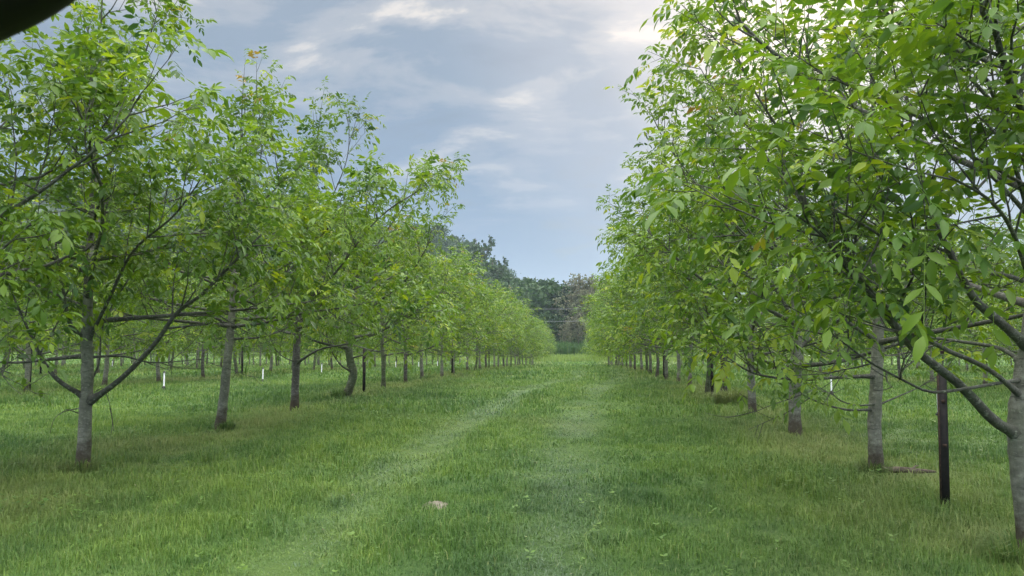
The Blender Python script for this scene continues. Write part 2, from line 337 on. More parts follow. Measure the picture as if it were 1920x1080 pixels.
# ---------------------------------------------------------------- grass blades
rg = np.random.default_rng(5)
def in_view(x, y, m=1.0):
    px = np.where(y > .2, 1088 + x / np.maximum(y, .2) * FPX, 0)
    return (px > -120 - 250 * m / y) & (px < 2040 + 250 * m / y)
def blades(y0, y1, dens, h, w, clump=.0, seed=0):
    xl, xr = -1.0 * y1 - 1, .75 * y1 + 1
    n = int((xr - xl) * (y1 - y0) * dens)
    r = np.random.default_rng(seed)
    x = r.uniform(xl, xr, n); y = r.uniform(y0, y1, n)
    k = in_view(x, y); x, y = x[k], y[k]
    return np.stack([x, y], 1), h, w, r
def make_blades(zones):
    V = []; F4 = []; F3 = []; T = []; D = []; U = []; off = 0
    for (y0, y1, dens, h, w, seed) in zones:
        p, h, w, r = blades(y0, y1, dens, h, w, 0, seed)
        x, y = p[:, 0], p[:, 1]; n = len(x)
        tr = tracks(x, y); dr = dryness(x, y); lu = lush(x, y)
        soil = np.exp(-(((x + 1.36) / .09) ** 2 + ((y - 7.25) / .11) ** 2)) + np.exp(-(((x - 3.75) / .5) ** 2 + ((y - row_y(3.3, 1637)) / .22) ** 2))
        keep = (r.uniform(size=n) < 1 - .2 * tr) & (r.uniform(size=n) > soil * .95)
        x, y, tr, dr, lu = x[keep], y[keep], tr[keep], dr[keep], lu[keep]; n = len(x)
        z = ground_z(x, y)
        rowd = np.min([np.abs(x - q) for q in ROWS_L + ROWS_R], axis=0)
        tall = 1 + .3 * np.exp(-(rowd / 1.1) ** 2) + .9 * (vnoise(x, y, .4, 71) - .5) + 1.1 * (vnoise(x, y, 1.3, 72) - .5) + 5 * np.clip(vnoise(x, y, .33, 73) - .78, 0, 1)
        H = h * np.clip(tall, .35, 2.4) * (1 - .5 * tr) * r.uniform(.45, 1.35, n)
        stalk = r.uniform(size=n) < .012 + .05 * dr
        H = np.where(stalk, H * 1.7, H)
        Wd = w * r.uniform(.6, 1.4, n) * np.where(stalk, .6, 1)
        th = r.uniform(0, 2 * math.pi, n); lean = r.uniform(.1, 1.1, n) + .7 * tr
        d = np.stack([np.cos(th), np.sin(th), 0 * th], 1); s = np.stack([-np.sin(th + r.normal(0, .5, n)), np.cos(th), 0 * th], 1)
        b = np.stack([x, y, z - .01], 1)
        up = np.array([0, 0, 1.0])
        mid = b + d * (H * lean * .3)[:, None] + up * (H * .6)[:, None]
        tip = b + d * (H * lean)[:, None] + up * (H * (1.02 - .42 * lean))[:, None]
        hw = s * (Wd / 2)[:, None]
        v = np.stack([b - hw, b + hw, mid + hw * .8, mid - hw * .8, tip], 1).reshape(-1, 3)
        i = off + np.arange(n)[:, None] * 5
        F4.append(i + np.array([[0, 1, 2, 3]])); F3.append(i + np.array([[3, 2, 4]])); off += n * 5
        V.append(v)
        j = r.normal(0, .17, n) + .45 * (vnoise(x, y, .22, 44) - .5)
        dd = np.clip(dr * r.uniform(.4, 1.2, n) + (r.uniform(size=n) < .05) * r.uniform(.3, .8, n) + stalk * .35, 0, 1)
        for Lst, a in ((T, np.clip(tr * r.choice([.05, .5, .8, 1.5], n), 0, 1.4)), (D, dd), (U, np.clip(lu + j, 0, 1.2))): Lst.append(np.repeat(a, 5))
    return mesh_np('grass', np.concatenate(V), [np.concatenate(F4), np.concatenate(F3)], M_GRASS, None,
                   {'track': np.concatenate(T), 'dry': np.concatenate(D), 'lush': np.concatenate(U)})
gr = make_blades([(2.9, 8, 3600, .078, .0055, 1), (8, 15, 1500, .085, .009, 2), (15, 30, 420, .10, .018, 3),
                  (30, 60, 70, .13, .045, 4), (60, 135, 12, .18, .11, 6)])
tag(gr, 'rough green meadow grass covering the lane and the ground under the trees', 'grass', kind='stuff')

# ---------------------------------------------------------------- walnut trees
def perp_basis(t):
    ref = np.where(np.abs(t[..., 2:3]) < .9, np.array([0, 0, 1.0]), np.array([1.0, 0, 0]))
    a = nrm(np.cross(t, ref)); b = np.cross(t, a); return a, b

class Tree:
    def __init__(s, seed, H=6.0, spread=2.6, nl=16, dens=1.0, r0=.08, trunk=None, limbs=(), low=1.05, clear=1.05, cap=.86, plume=0):
        r = s.r = np.random.default_rng(seed); s.clear = clear
        s.trunk = Tubes(); s.br = Tubes(); s.LP = []; s.LD = []; s.LS = []; s.LT = []
        # leader
        if trunk is None:
            trunk = [(0, 0, 0)]
            q = np.zeros(3); lx, ly = r.normal(0, .06, 2)
            for k in range(1, 8):
                q = q + np.array([lx * .5 + r.normal(0, .05), ly * .5 + r.normal(0, .05), H / 7.0]); trunk.append(tuple(q))
        tp = curve(trunk, 44)
        zt = (tp[:, 2]) / H
        rad = r0 * np.interp(zt, [0, .02, .06, .2, .35, .6, .85, 1.0], [1.28, 1.1, 1.0, .92, .72, .36, .15, .04])
        split = int(np.argmin(np.abs(tp[:, 2] - 2.6)))
        base = tp[0] - np.array([0, 0, .12])
        s.trunk.add(np.concatenate([[base], tp[:split + 1]]), np.concatenate([[rad[0] * 1.1], rad[:split + 1]]), 12, lump=.09, rng=r)
        s.br.add(tp[split:], rad[split:], 7)
        s.tp, s.H, s.spread, s.dens = tp, H, spread, dens
        # collars and knots on the trunk
        for k in range(5):
            i = int(r.integers(3, max(4, split - 1))); a = r.uniform(0, 6.28); d = np.array([math.cos(a), math.sin(a), .3])
            s.trunk.add([tp[i] + d * rad[i] * .5, tp[i] + d * rad[i] * 1.15], [rad[i] * .45, rad[i] * .25], 6)
        s.shoot(tp[int(44 * .62):], .25, .9)
        for (pts, rb, lead) in limbs:
            c = curve(pts, 18); s.br.add(c, np.linspace(rb, rb * .28, 18) * np.r_[1.75, 1.15, np.ones(16)], 8, lump=.05, rng=s.r)
            s.limb(c, rb, lead)
        az = r.uniform(0, 6.28)
        for k in range(nl):
            f = (k + r.uniform(-.3, .3)) / nl; f = min(max(f, 0), 1)
            z0 = low + (H * (cap - .12) - low) * f ** .85
            i = int(np.argmin(np.abs(tp[:, 2] - z0))); p0 = tp[i]
            az += 2.4 + r.normal(0, .35)
            reach = spread * np.interp(f, [0, .3, .7, 1], [1.02, 1.05, .82, .5]) * r.uniform(.82, 1.12)
            el = np.interp(f, [0, .25, .6, 1], [18, 38, 52, 62]) + r.normal(0, 6)
            # ends of the limbs climb
            zend = min(z0 + reach * math.tan(R(el)), H * cap + r.uniform(-.5, .25))
            if f < .3 and r.uniform() < .45: zend = z0 + reach * r.uniform(.1, .35)
            dv = np.array([math.cos(az), math.sin(az), 0]); sv = np.array([-dv[1], dv[0], 0]) * r.normal(0, .28)
            dz = zend - z0
            pts = [p0, p0 + dv * reach * .3 + sv * .4 + [0, 0, dz * r.uniform(.12, .25)], p0 + dv * reach * .65 + sv + [0, 0, dz * r.uniform(.42, .55)],
                   p0 + dv * reach * .9 + sv * .8 + [0, 0, dz * .8], p0 + dv * reach * 1.02 + sv * .5 + [0, 0, dz * 1.02]]
            c = curve(pts, 16) + r.normal(0, .012, (16, 3)) * np.linspace(0, 1, 16)[:, None]
            rb = np.interp(f, [0, 1], [.034, .016]) * (r0 / .08)
            s.br.add(c, np.linspace(rb, rb * .22, 16) * np.r_[1.35, np.ones(15)], 6)
            s.limb(c, rb, .32)
        for k in range(plume):
            f = (k + r.uniform(0, .8)) / plume; z0 = H * (.48 + .4 * f); i = int(np.argmin(np.abs(tp[:, 2] - z0))); az += 2.4 + r.normal(0, .3)
            reach = r.uniform(.2, .55) * (1.15 - .6 * f); up_ = r.uniform(.7, 1.3) * (1.1 - .5 * f)
            dv = np.array([math.cos(az) * reach, math.sin(az) * reach, up_])
            c = curve([tp[i], tp[i] + dv * [.5, .5, .35], tp[i] + dv], 10); s.br.add(c, np.linspace(.011, .003, 10), 5)
            s.limb(c, .01, .15, .42)
    def limb(s, c, rb, lead, sl=1.0):
        r = s.r; L_ = np.linalg.norm(np.diff(c, axis=0), axis=1).sum(); n = max(3, int(L_ * 3.3))
        t = nrm(np.gradient(c, axis=0)); m = len(c) - 1
        for k in range(n):
            f = lead + (1 - lead) * (k + r.uniform(0, 1)) / n; i = min(int(f * m), m); p0 = c[i]
            a, b = perp_basis(t[i]); ph = r.uniform(0, 6.28); side = a * math.cos(ph) + b * math.sin(ph)
            d = nrm(t[i] * r.uniform(.5, 1.0) + side * .75 + np.array([0, 0, r.uniform(-.15, .5)]))
            l = r.uniform(.45, 1.15) * (1.15 - .45 * f) * sl
            s.second(p0, d, l, rb * .42 * (1 - .5 * f) + .002)
        s.shoot(c[int(m * .72):], .05, 1)
    def second(s, p0, d, l, rb):
        r = s.r; k = 6
        bend = np.array([r.normal(0, .12), r.normal(0, .12), r.uniform(-.05, .3)])
        tt = np.linspace(0, 1, k)[:, None]
        c = p0 + d * l * tt + bend * l * tt ** 2 + r.normal(0, .01, (k, 3)) * tt
        s.br.add(c, np.linspace(rb, .0025, k), 4, cap=False)
        low_ = 1.45 if p0[2] < s.H * .62 else .95; n = max(2, int(l * 4.2 * s.dens * low_)); t = nrm(np.gradient(c, axis=0))
        for q in range(n):
            f = .2 + .75 * (q + r.uniform(0, 1)) / n; i = min(int(f * (k - 1)), k - 2)
            p1 = c[i] + (c[i + 1] - c[i]) * (f * (k - 1) - i)
            a, b = perp_basis(t[i]); ph = r.uniform(0, 6.28)
            d2 = nrm(t[i] * .7 + (a * math.cos(ph) + b * math.sin(ph)) * .75 + np.array([0, 0, r.uniform(-.1, .35)]))
            l2 = r.uniform(.12, .42); tt2 = np.linspace(0, 1, 4)[:, None]
            c2 = p1 + d2 * l2 * tt2 + np.array([0, 0, r.uniform(-.02, .08)]) * tt2 ** 2
            s.br.add(c2, np.linspace(.0045, .002, 4), 3, cap=False)
            s.shoot(c2, .35, 1, .8)
        s.shoot(c[2:], 0, 1)
    def shoot(s, c, f0, f1, sz=1.0):
        """compound leaves set spirally along a shoot, thickest at its tip"""
        r = s.r; seg = np.linalg.norm(np.diff(c, axis=0), axis=1); cum = np.r_[0, np.cumsum(seg)]; Lg = cum[-1]
        if Lg < .02: return
        n = max(2, int(Lg * (f1 - f0) * 9 * s.dens) + 1)
        t = nrm(np.gradient(c, axis=0)); ph = r.uniform(0, 6.28)
        for k in range(n):
            f = f0 + (f1 - f0) * ((k + r.uniform(.1, .9)) / n) ** .8; dd = f * Lg
            i = min(int(np.searchsorted(cum, dd)) - 1, len(c) - 2); i = max(i, 0)
            p = c[i] + (c[i + 1] - c[i]) * ((dd - cum[i]) / max(seg[i], 1e-6))
            ph += 2.2 + r.normal(0, .3); a, b = perp_basis(t[i])
            o = a * math.cos(ph) + b * math.sin(ph)
            tipness = max(0, (f - .6) / .4)
            d = nrm(t[i] * (.35 + .5 * tipness) + o * .85 + np.array([0, 0, .18]))
            s.LP.append(p); s.LD.append(d); s.LS.append(sz * r.uniform(.5, 1.22)); s.LT.append(p[2] / s.H)
        s.LP.append(c[-1]); s.LD.append(nrm(t[-1] + r.normal(0, .2, 3))); s.LS.append(sz * .8); s.LT.append(c[-1][2] / s.H + .2)
    def leaves(s, detail=1, thin=1.0, seed=1, lscale=1.0):
        r = np.random.default_rng(seed + 99)
        p = np.array(s.LP); d = np.array(s.LD); sz = np.array(s.LS); ht = np.array(s.LT)
        keep = (r.uniform(size=len(p)) < thin)
        keep &= (p[:, 2] > s.clear + r.uniform(0, .25, len(p)))
        p, d, sz, ht = p[keep], d[keep], sz[keep], ht[keep]; n = len(p)
        up = np.array([0, 0, 1.0])
        npair = 3; rl = .31 * sz * lscale                       # rachis length
        side = nrm(np.cross(d, up) + r.normal(0, .12, (n, 3))); nrmv = nrm(np.cross(side, d))
        drop = r.uniform(.15, .75, n)
        def rach(f):                                    # points on the drooping rachis
            return p + d * (rl * f)[:, None] - up[None] * (rl * drop * f ** 2)[:, None] * .75
        V = []; F3 = []; F4 = []; TI = []; off = 0
        leaf_t = np.clip(r.normal(.48, .18, n) + .12 * (vnoise(p[:, 0] * 3 + p[:, 2] * 2.1, p[:, 1] * 3 + p[:, 2], 1.6, seed) - .5) * 2, .02, .9)
        rust = (r.uniform(size=n) < .002 + .03 * (ht > .85)); leaf_t = np.where(rust, r.uniform(.95, 1.0, n), leaf_t)
        cfg = [(.36, 1, .78), (.36, -1, .78), (.66, 1, .95), (.66, -1, .95), (.9, 1, 1.0), (.9, -1, 1.0), (1.0, 0, 1.15)]
        if detail == 0: cfg = [(.42, 1, 1.0), (.42, -1, 1.0), (.8, 1, 1.12), (.8, -1, 1.12), (1.0, 0, 1.2)]
        for (f, sg, ls) in cfg:
            k = r.uniform(size=n) < .97
            b = rach(np.full(n, f) + r.normal(0, .03, n)); ax_ = nrm(rach(np.full(n, f + .1)) - rach(np.full(n, f - .1)))
            ld = ax_ * (.55 if sg else 1.0) + side * sg * r.uniform(.7, 1.0, n)[:, None] - up * r.uniform(.05, .75, n)[:, None] + r.normal(0, .14, (n, 3))
            ld = nrm(ld)
            wv = nrm(np.cross(ld, nrmv * 1.0 + up * .35 + r.normal(0, .28, (n, 3)))); nv = np.cross(wv, ld); 
            nv = np.where(nv[:, 2:3] < 0, -nv, nv)
            ll = .124 * ls * sz * lscale * r.uniform(.8, 1.15, n); w = ll * r.uniform(.175, .225, n)
            ld, wv, nv, b, ll, w = ld[k], wv[k], nv[k], b[k], ll[k], w[k]; m = len(b)
            LL = ll[:, None]; WW = w[:, None]
            if detail:
                sag = r.uniform(0, .22, m)[:, None]
                M1 = b + ld * LL * .36; M2 = b + ld * LL * .72 - nv * LL * sag * .4; T_ = b + ld * LL * 1.02 - nv * LL * sag
                e = nv * WW * .32
                v = np.stack([b, M1 - wv * WW + e, M1, M1 + wv * WW + e, M2 - wv * WW * .84 + e, M2, M2 + wv * WW * .84 + e, T_], 1).reshape(-1, 3); q = 8
                i = off + np.arange(m)[:, None] * q
                F3 += [i + np.array([[0, 2, 1]]), i + np.array([[0, 3, 2]]), i + np.array([[4, 5, 7]]), i + np.array([[5, 6, 7]])]
                F4 += [i + np.array([[1, 2, 5, 4]]), i + np.array([[2, 3, 6, 5]])]
            else:
                e = nv * WW * .3; M1 = b + ld * LL * .5
                v = np.stack([b, M1 - wv * WW * 1.1 + e, b + ld * LL, M1 + wv * WW * 1.1 + e], 1).reshape(-1, 3); q = 4
                i = off + np.arange(m)[:, None] * q
                F3 += [i + np.array([[0, 2, 1]]), i + np.array([[0, 3, 2]])]
            off += m * q; V.append(v)
            TI.append(np.repeat(leaf_t[k] + r.normal(0, .012, m), q))
        if detail:                                      # stalks
            fs = [0, .5, 1.0]; w = side * .0016
            rows = [rach(np.full(n, f)) for f in fs]
            v = np.stack([rows[0] - w, rows[0] + w, rows[1] + w, rows[1] - w, rows[2] + w, rows[2] - w], 1).reshape(-1, 3)
            i = off + np.arange(n)[:, None] * 6; F4 += [i + np.array([[0, 1, 2, 3]]), i + np.array([[3, 2, 4, 5]])]
            V.append(v); TI.append(np.full(n * 6, .6))
        fl = [np.concatenate(F3)] + ([np.concatenate(F4)] if F4 else [])
        return np.concatenate(V), fl, np.concatenate(TI)
    def build(s, name, loc, bark=None, detail=1, thin=1.0, seed=1, lscale=1.0):
        t = empty(name, loc)
        s.trunk.build('trunk', bark or M_BARK, t)
        s.br.build('branches', M_TWIG, t)
        v, f, ti = s.leaves(detail, thin, seed, lscale)
        mesh_np('crown', v, f, M_LEAF, t, {'tint': ti})
        return t

def on_ground(x, y): return np.array([x, y, float(ground_z(x, y))])
def hero(seed, X, px, label, grp, trunk=None, limbs=(), bark=None, Y=None, **kw):
    Y = row_y(X, px) if Y is None else Y
    b = on_ground(X, Y)
    def conv(pts, first=False):
        o = []
        for (a, c, dy) in pts: o.append(P(a, c, Y + dy) - b)
        return o
    tr = None
    if trunk is not None:
        tr = [np.zeros(3)] + conv(trunk)
    lm = [(conv(p), rb, lead) for (p, rb, lead) in limbs]
    lk = {k: kw.pop(k) for k in ('detail', 'thin', 'lscale') if k in kw}
    T = Tree(seed, trunk=tr, limbs=lm, **kw)
    o = T.build('walnut_tree', b, bark, seed=seed, **lk)
    tag(o, label, 'tree', grp)
    return o, Y
GL = 'walnut trees in the row left of the lane'; GR = 'walnut trees in the row right of the lane'
heroes_L = []; heroes_R = []

# left row, from the camera outwards
hero(11, -5.8, -250, 'nearest left walnut tree, only its leaves reaching in over the left edge of the photo', GL,
     limbs=[([(-200, 700, 0), (-120, 690, 0), (-40, 680, 0), (20, 700, 0)], .016, .6), ([(-230, 600, 0), (-100, 540, 0), (0, 470, 0), (80, 400, 0)], .02, .4)],
     H=5.6, spread=1.95, nl=11, low=1.75, clear=1.2, cap=.7, plume=5, Y=6.15)
hero(12, -5.8, 162, 'walnut tree at far left with straight pale grey trunk and long low sideways limbs', GL,
     trunk=[(160, 790, 0), (164, 700, 0), (163, 620, 0), (167, 500, .05), (172, 380, .1), (182, 240, .1), (186, 110, .1), (195, -60, .1)],
     limbs=[([(168, 752, 0), (225, 712, -.15), (290, 645, -.3), (330, 588, -.4), (378, 552, -.5), (430, 500, -.6), (490, 440, -.7)], .036, .42),
            ([(160, 745, 0), (112, 715, -.2), (85, 683, -.3), (68, 650, -.4), (40, 590, -.5), (10, 520, -.6)], .03, .55),
            ([(160, 667, 0), (90, 674, .1), (20, 680, .1), (-60, 672, .2)], .026, .5),
            ([(165, 670, 0), (230, 668, .3), (290, 680, .5), (392, 672, .8)], .016, .6),
            ([(160, 636, 0), (133, 610, -.2), (122, 565, -.3), (105, 480, -.4), (60, 400, -.5)], .026, .4),
            ([(166, 722, 0), (186, 680, .1), (193, 610, .2), (230, 540, .3), (300, 430, .3)], .014, .45),
            ([(165, 640, 0), (205, 560, -.3), (250, 470, -.5), (330, 400, -.8), (400, 300, -.9)], .022, .4),
            ([(172, 420, 0), (215, 300, -.1), (250, 190, -.2), (275, 90, -.3), (300, 10, -.3)], .016, .3)],
     H=6.2, spread=2.3, nl=11, r0=.073, low=1.75, clear=1.45, cap=.64, plume=7)
hero(13, -5.8, 415, 'walnut tree leaning slightly right, weed tuft at its foot, second trunk from the left', GL,
     trunk=[(420, 740, 0), (427, 670, 0), (433, 610, 0), (438, 540, 0), (445, 420, 0), (450, 300, 0), (455, 180, 0), (460, 110, 0)],
     limbs=[([(430, 612, 0), (395, 592, -.2), (350, 590, -.4), (300, 560, -.6), (260, 500, -.8)], .026, .5),
            ([(432, 612, 0), (485, 607, -.3), (540, 592, -.6), (590, 552, -.9), (640, 498, -1.1), (690, 430, -1.3), (740, 385, -1.4), (800, 350, -1.4)], .024, .4),
            ([(430, 636, 0), (500, 630, .3), (560, 602, .6), (620, 560, .8)], .02, .5),
            ([(438, 500, 0), (470, 400, -.3), (490, 280, -.4), (480, 160, -.5)], .016, .3)],
     H=5.9, spread=2.15, nl=12, r0=.074, low=1.6, clear=1.25, cap=.59, plume=6)
hero(14, -5.8, 553, 'walnut tree with straight dark trunk of rough scarred bark, third trunk from the left', GL,
     trunk=[(554, 720, 0), (556, 660, 0), (559, 600, 0), (565, 500, 0), (575, 400, 0), (590, 300, 0), (600, 220, 0), (608, 165, 0)],
     limbs=[([(557, 680, 0), (600, 655, -.4), (650, 645, -.7), (700, 628, -1.0), (740, 608, -1.2), (800, 575, -1.3)], .024, .55),
            ([(557, 680, 0), (530, 668, -.3), (500, 640, -.5)], .016, .5),
            ([(565, 520, 0), (610, 400, -.3), (650, 300, -.4), (655, 215, -.4)], .018, .3)],
     bark=M_BARK_DARK, H=6.4, spread=1.9, nl=13, r0=.08, low=1.5, clear=1.2, cap=.58, plume=6)
hero(15, -5.8, 648, 'walnut tree with crooked mossy trunk, just before the black post on the left', GL,
     trunk=[(657, 722, 0), (663, 700, 0), (656, 672, 0), (655, 640, 0), (665, 560, 0), (680, 470, 0), (690, 400, 0), (700, 350, 0)],
     limbs=[([(660, 698, 0), (638, 683, -.3), (620, 655, -.4), (610, 620, -.5)], .026, .5),
            ([(658, 672, 0), (690, 662, -.3), (720, 640, -.5)], .022, .5),
            ([(665, 520, 0), (720, 440, -.4), (770, 370, -.4), (800, 340, -.3), (845, 305, 0)], .024, .3)],
     bark=M_BARK_MOSS, H=5.0, spread=2.1, nl=13, cap=.8, r0=.10)
# right row
_, YR1 = hero(21, 3.3, 1925, 'large walnut tree at the right edge, its thick limb slanting up to the left', GR,
     trunk=[(1922, 900, 0), (1913, 800, 0), (1925, 700, 0), (1945, 560, 0), (1955, 400, 0), (1950, 240, 0), (1945, 60, 0), (1940, -120, 0)],
     limbs=[([(1912, 815, 0), (1865, 790, -.1), (1800, 722, -.25), (1712, 652, -.5), (1650, 572, -.7), (1590, 495, -.85), (1520, 400, -.95), (1470, 300, -1.0)], .042, .42),
            ([(1918, 745, 0), (1850, 690, -.3), (1762, 650, -.6), (1690, 600, -.9), (1600, 520, -1.2), (1540, 440, -1.4), (1460, 380, -1.5)], .02, .4),
            ([(1945, 540, 0), (1900, 520, -.4), (1830, 508, -.8), (1750, 492, -1.1), (1680, 462, -1.4), (1630, 428, -1.6), (1560, 390, -1.8)], .019, .35),
            ([(1935, 655, 0), (1870, 600, -.2), (1825, 558, -.3), (1790, 490, -.4), (1745, 400, -.5), (1720, 300, -.5), (1700, 180, -.5)], .036, .4),
            ([(1916, 712, 0), (1868, 719, -.2), (1803, 730, -.35), (1745, 735, -.5), (1696, 714, -.7), (1631, 679, -.9), (1576, 638, -1.1), (1534, 603, -1.2)], .014, .6),
            ([(1952, 430, 0), (1860, 330, -.3), (1765, 245, -.6), (1680, 200, -.8), (1600, 165, -1.0), (1525, 130, -1.2)], .018, .3),
            ([(1950, 300, 0), (1850, 180, -.4), (1760, 90, -.7), (1650, 20, -.9)], .018, .3),
            ([(1925, 690, 0), (1880, 655, .3), (1800, 640, .6), (1690, 625, .8), (1600, 600, 1.0)], .02, .5),
            ([(1950, 480, 0), (1900, 300, -.9), (1850, 150, -1.3), (1800, 60, -1.5)], .018, .3),
            ([(1945, 580, 0), (1905, 450, -1.0), (1860, 380, -1.6), (1780, 330, -2.0)], .018, .35)],
     H=5.7, spread=2.35, nl=9, r0=.092, low=1.8, clear=1.5, thin=.64)
hero(22, 3.3, 1637, 'walnut tree with upright grey trunk just left of the nearest dark metal post', GR,
     trunk=[(1640, 800, 0), (1643, 720, 0), (1646, 640, 0), (1650, 520, 0), (1650, 380, 0), (1640, 240, 0), (1630, 100, 0), (1625, -40, 0)],
     limbs=[([(1642, 768, 0), (1585, 768, -.2), (1530, 752, -.4), (1500, 735, -.5), (1470, 700, -.6)], .015, .6),
            ([(1645, 757, 0), (1610, 760, -.3), (1576, 751, -.5), (1557, 733, -.6)], .012, .8),
            ([(1645, 760, 0), (1680, 745, .1), (1719, 728, .3), (1770, 700, .5)], .012, .7),
            ([(1643, 705, 0), (1560, 708, -.4), (1500, 712, -.7), (1440, 706, -.9), (1400, 694, -1.1), (1350, 660, -1.2)], .02, .55),
            ([(1646, 640, 0), (1570, 590, -.3), (1500, 520, -.6), (1440, 440, -.8), (1380, 330, -.9)], .024, .4),
            ([(1650, 520, 0), (1560, 380, -.2), (1480, 270, -.3), (1420, 180, -.4), (1385, 110, -.5), (1365, 50, -.5)], .022, .35),
            ([(1646, 590, 0), (1560, 500, .3), (1470, 400, .5), (1392, 300, .6), (1320, 230, .6)], .02, .4)],
     H=5.7, spread=2.3, nl=10, r0=.075, low=1.5, clear=.85, thin=.9)
hero(23, 3.3, 1488, 'walnut tree with short pale trunk split by bark scars, third trunk from the right edge', GR,
     trunk=[(1490, 760, 0), (1492, 700, 0), (1494, 640, 0), (1490, 540, 0), (1480, 440, 0), (1470, 320, 0), (1465, 220, 0), (1460, 110, 0)],
     limbs=[([(1492, 700, 0), (1440, 680, -.4), (1390, 640, -.6), (1330, 590, -.8), (1270, 520, -.9)], .024, .45),
            ([(1490, 600, 0), (1420, 490, -.2), (1360, 420, -.3), (1310, 350, -.3), (1250, 270, -.3), (1215, 200, -.3)], .024, .3)],
     H=5.6, spread=2.2, nl=12, r0=.09, clear=.9)
hero(24, 3.3, 1410, 'walnut tree half hidden by low leaves, fourth trunk from the right edge', GR, H=5.3, spread=2.3, nl=15, r0=.075, clear=.75)
hero(25, 3.3, 1357, 'walnut tree with dark slim trunk above a large tuft of straw-coloured grass', GR, bark=M_BARK_DARK, H=5.2, spread=2.3, nl=15, r0=.075, clear=.8)

# shared variants for the rest of the orchard
protos = []
for k, (sd_, H_, sp_, b_) in enumerate([(31, 5.3, 2.15, M_BARK), (32, 5.6, 2.2, M_BARK_DARK), (33, 5.2, 2.15, M_BARK), (34, 5.5, 2.1, M_BARK_MOSS), (35, 5.1, 2.25, M_BARK)]):
    T = Tree(sd_, H=H_, spread=sp_, nl=16, r0=.068)
    o = T.build('walnut_tree', (0, 0, 0), b_, detail=0, seed=sd_, lscale=1.12)
    protos.append([o, list(o.children), False])
def place(i, loc, rz, s, label, grp):
    o, ch, used = protos[i]
    if used:
        c = o.copy(); C.objects.link(c)
        for h in ch:
            d = h.copy(); C.objects.link(d); d.parent = c
        o = c
    protos[i][2] = True
    o.location = [float(a) for a in loc]; o.rotation_euler = (0, 0, rz); o.scale = (s[0], s[0], s[1])
    tag(o, label, 'tree', grp)
    return o
ORD = ['first', 'second', 'third', 'fourth', 'fifth', 'sixth', 'seventh', 'eighth', 'ninth', 'tenth', 'eleventh', 'twelfth', 'thirteenth',
       'fourteenth', 'fifteenth', 'sixteenth', 'seventeenth', 'eighteenth', 'nineteenth', 'twentieth', 'twenty-first', 'twenty-second', 'twenty-third',
       'twenty-fourth', 'twenty-fifth', 'twenty-sixth', 'twenty-seventh', 'twenty-eighth', 'twenty-ninth', 'thirtieth']
rp = np.random.default_rng(77)
bag = []
def pick():
    global bag
    if not bag: bag = list(rp.permutation(5))
    return int(bag.pop())
def run_row(X, y_start, y_end, labeler, grp, step=3.25, hs=1.0):
    y = y_start; k = 0
    while y < y_end:
        x = X + rp.normal(0, .07); yy = y + rp.normal(0, .12)
        place(pick(), on_ground(x, yy), rp.uniform(0, 6.28), (rp.uniform(.92, 1.06), hs * rp.uniform(.86, 1.0)), labeler(k), grp)
        y += step; k += 1
run_row(-5.8, 22.5, 97, lambda k: f'{ORD[k + 5]} walnut tree down the row left of the grass lane', GL, hs=.93)
run_row(3.3, 20.9, 97, lambda k: f'{ORD[k + 5]} walnut tree down the row right of the grass lane', GR)
run_row(-14.9, 13.2, 97, lambda k: f'{ORD[k]} walnut tree of the second row to the left, seen under the nearer crowns', 'walnut trees of the second row to the left')
run_row(12.4, 12.2, 97, lambda k: f'{ORD[k]} walnut tree of the second row to the right, seen beyond the nearer trunks', 'walnut trees of the second row to the right')
run_row(-24.0, 24, 97, lambda k: 'distant walnut tree of the third row to the left of the lane', 'walnut trees of the third row to the left')
run_row(21.5, 26, 97, lambda k: 'distant walnut tree of the third row to the right of the lane', 'walnut trees of the third row to the right')
run_row(-33.1, 34, 97, lambda k: 'far walnut tree of the fourth row to the left of the lane', 'walnut trees of the fourth row to the left')
run_row(30.6, 38, 97, lambda k: 'far walnut tree of the fourth row to the right of the lane', 'walnut trees of the fourth row to the right')
run_row(-42.2, 44, 97, lambda k: 'small far walnut tree of the fifth row to the left', 'walnut trees of the fifth row to the left')
run_row(-51.3, 54, 97, lambda k: 'small far walnut tree of the sixth row to the left', 'walnut trees of the sixth row to the left')
run_row(39.7, 56, 97, lambda k: 'small far walnut tree of the fifth row to the right', 'walnut trees of the fifth row to the right')

# ---------------------------------------------------------------- posts and sprinklers
def post(X, px, label, grp, H=1.2, lean=.0):
    Y = row_y(X, px)
    b = on_ground(X, Y); t = empty('metal_post', b)
    # T-section: flange and web
    tb = Tubes()
    def boxm(x0, x1, y0, y1, z0, z1, l):
        v = []
        for z in (z0, z1):
            dx = l * z
            v += [(x0 + dx, y0, z), (x1 + dx, y0, z), (x1 + dx, y1, z), (x0 + dx, y1, z)]
        f = [(3, 2, 1, 0), (4, 5, 6, 7), (0, 1, 5, 4), (1, 2, 6, 5), (2, 3, 7, 6), (3, 0, 4, 7)]
        return v, f
    v, f = boxm(-.036, .036, -.012, .012, -.15, H, lean)
    v2, f2 = boxm(-.012, .012, .012, .05, -.15, H - .01, lean)
    mesh_np('flange', v, [np.array(f)], M_POST, t); mesh_np('web', v2, [np.array(f2)], M_POST, t)
    v3, f3 = boxm(-.042, -.036, -.014, .014, -.12, H - .02, lean)
    mesh_np('rusty_edge', v3, [np.array(f3)], M_RUST, t)
    # wire clips down the face
    for z in (.55, .95, 1.4):
        v4, f4 = boxm(-.016 + lean * z, .016 + lean * z, -.022, -.012, z, z + .03, 0)
        mesh_np('clip', v4, [np.array(f4)], M_RUST, t)
    tag(t, label, 'post', grp); return t
GP = 'black metal posts standing in the tree rows'
post(3.3, 1763, 'black metal post with rust-brown edge, the nearest post, between two trunks at right', GP, 1.22, .012)
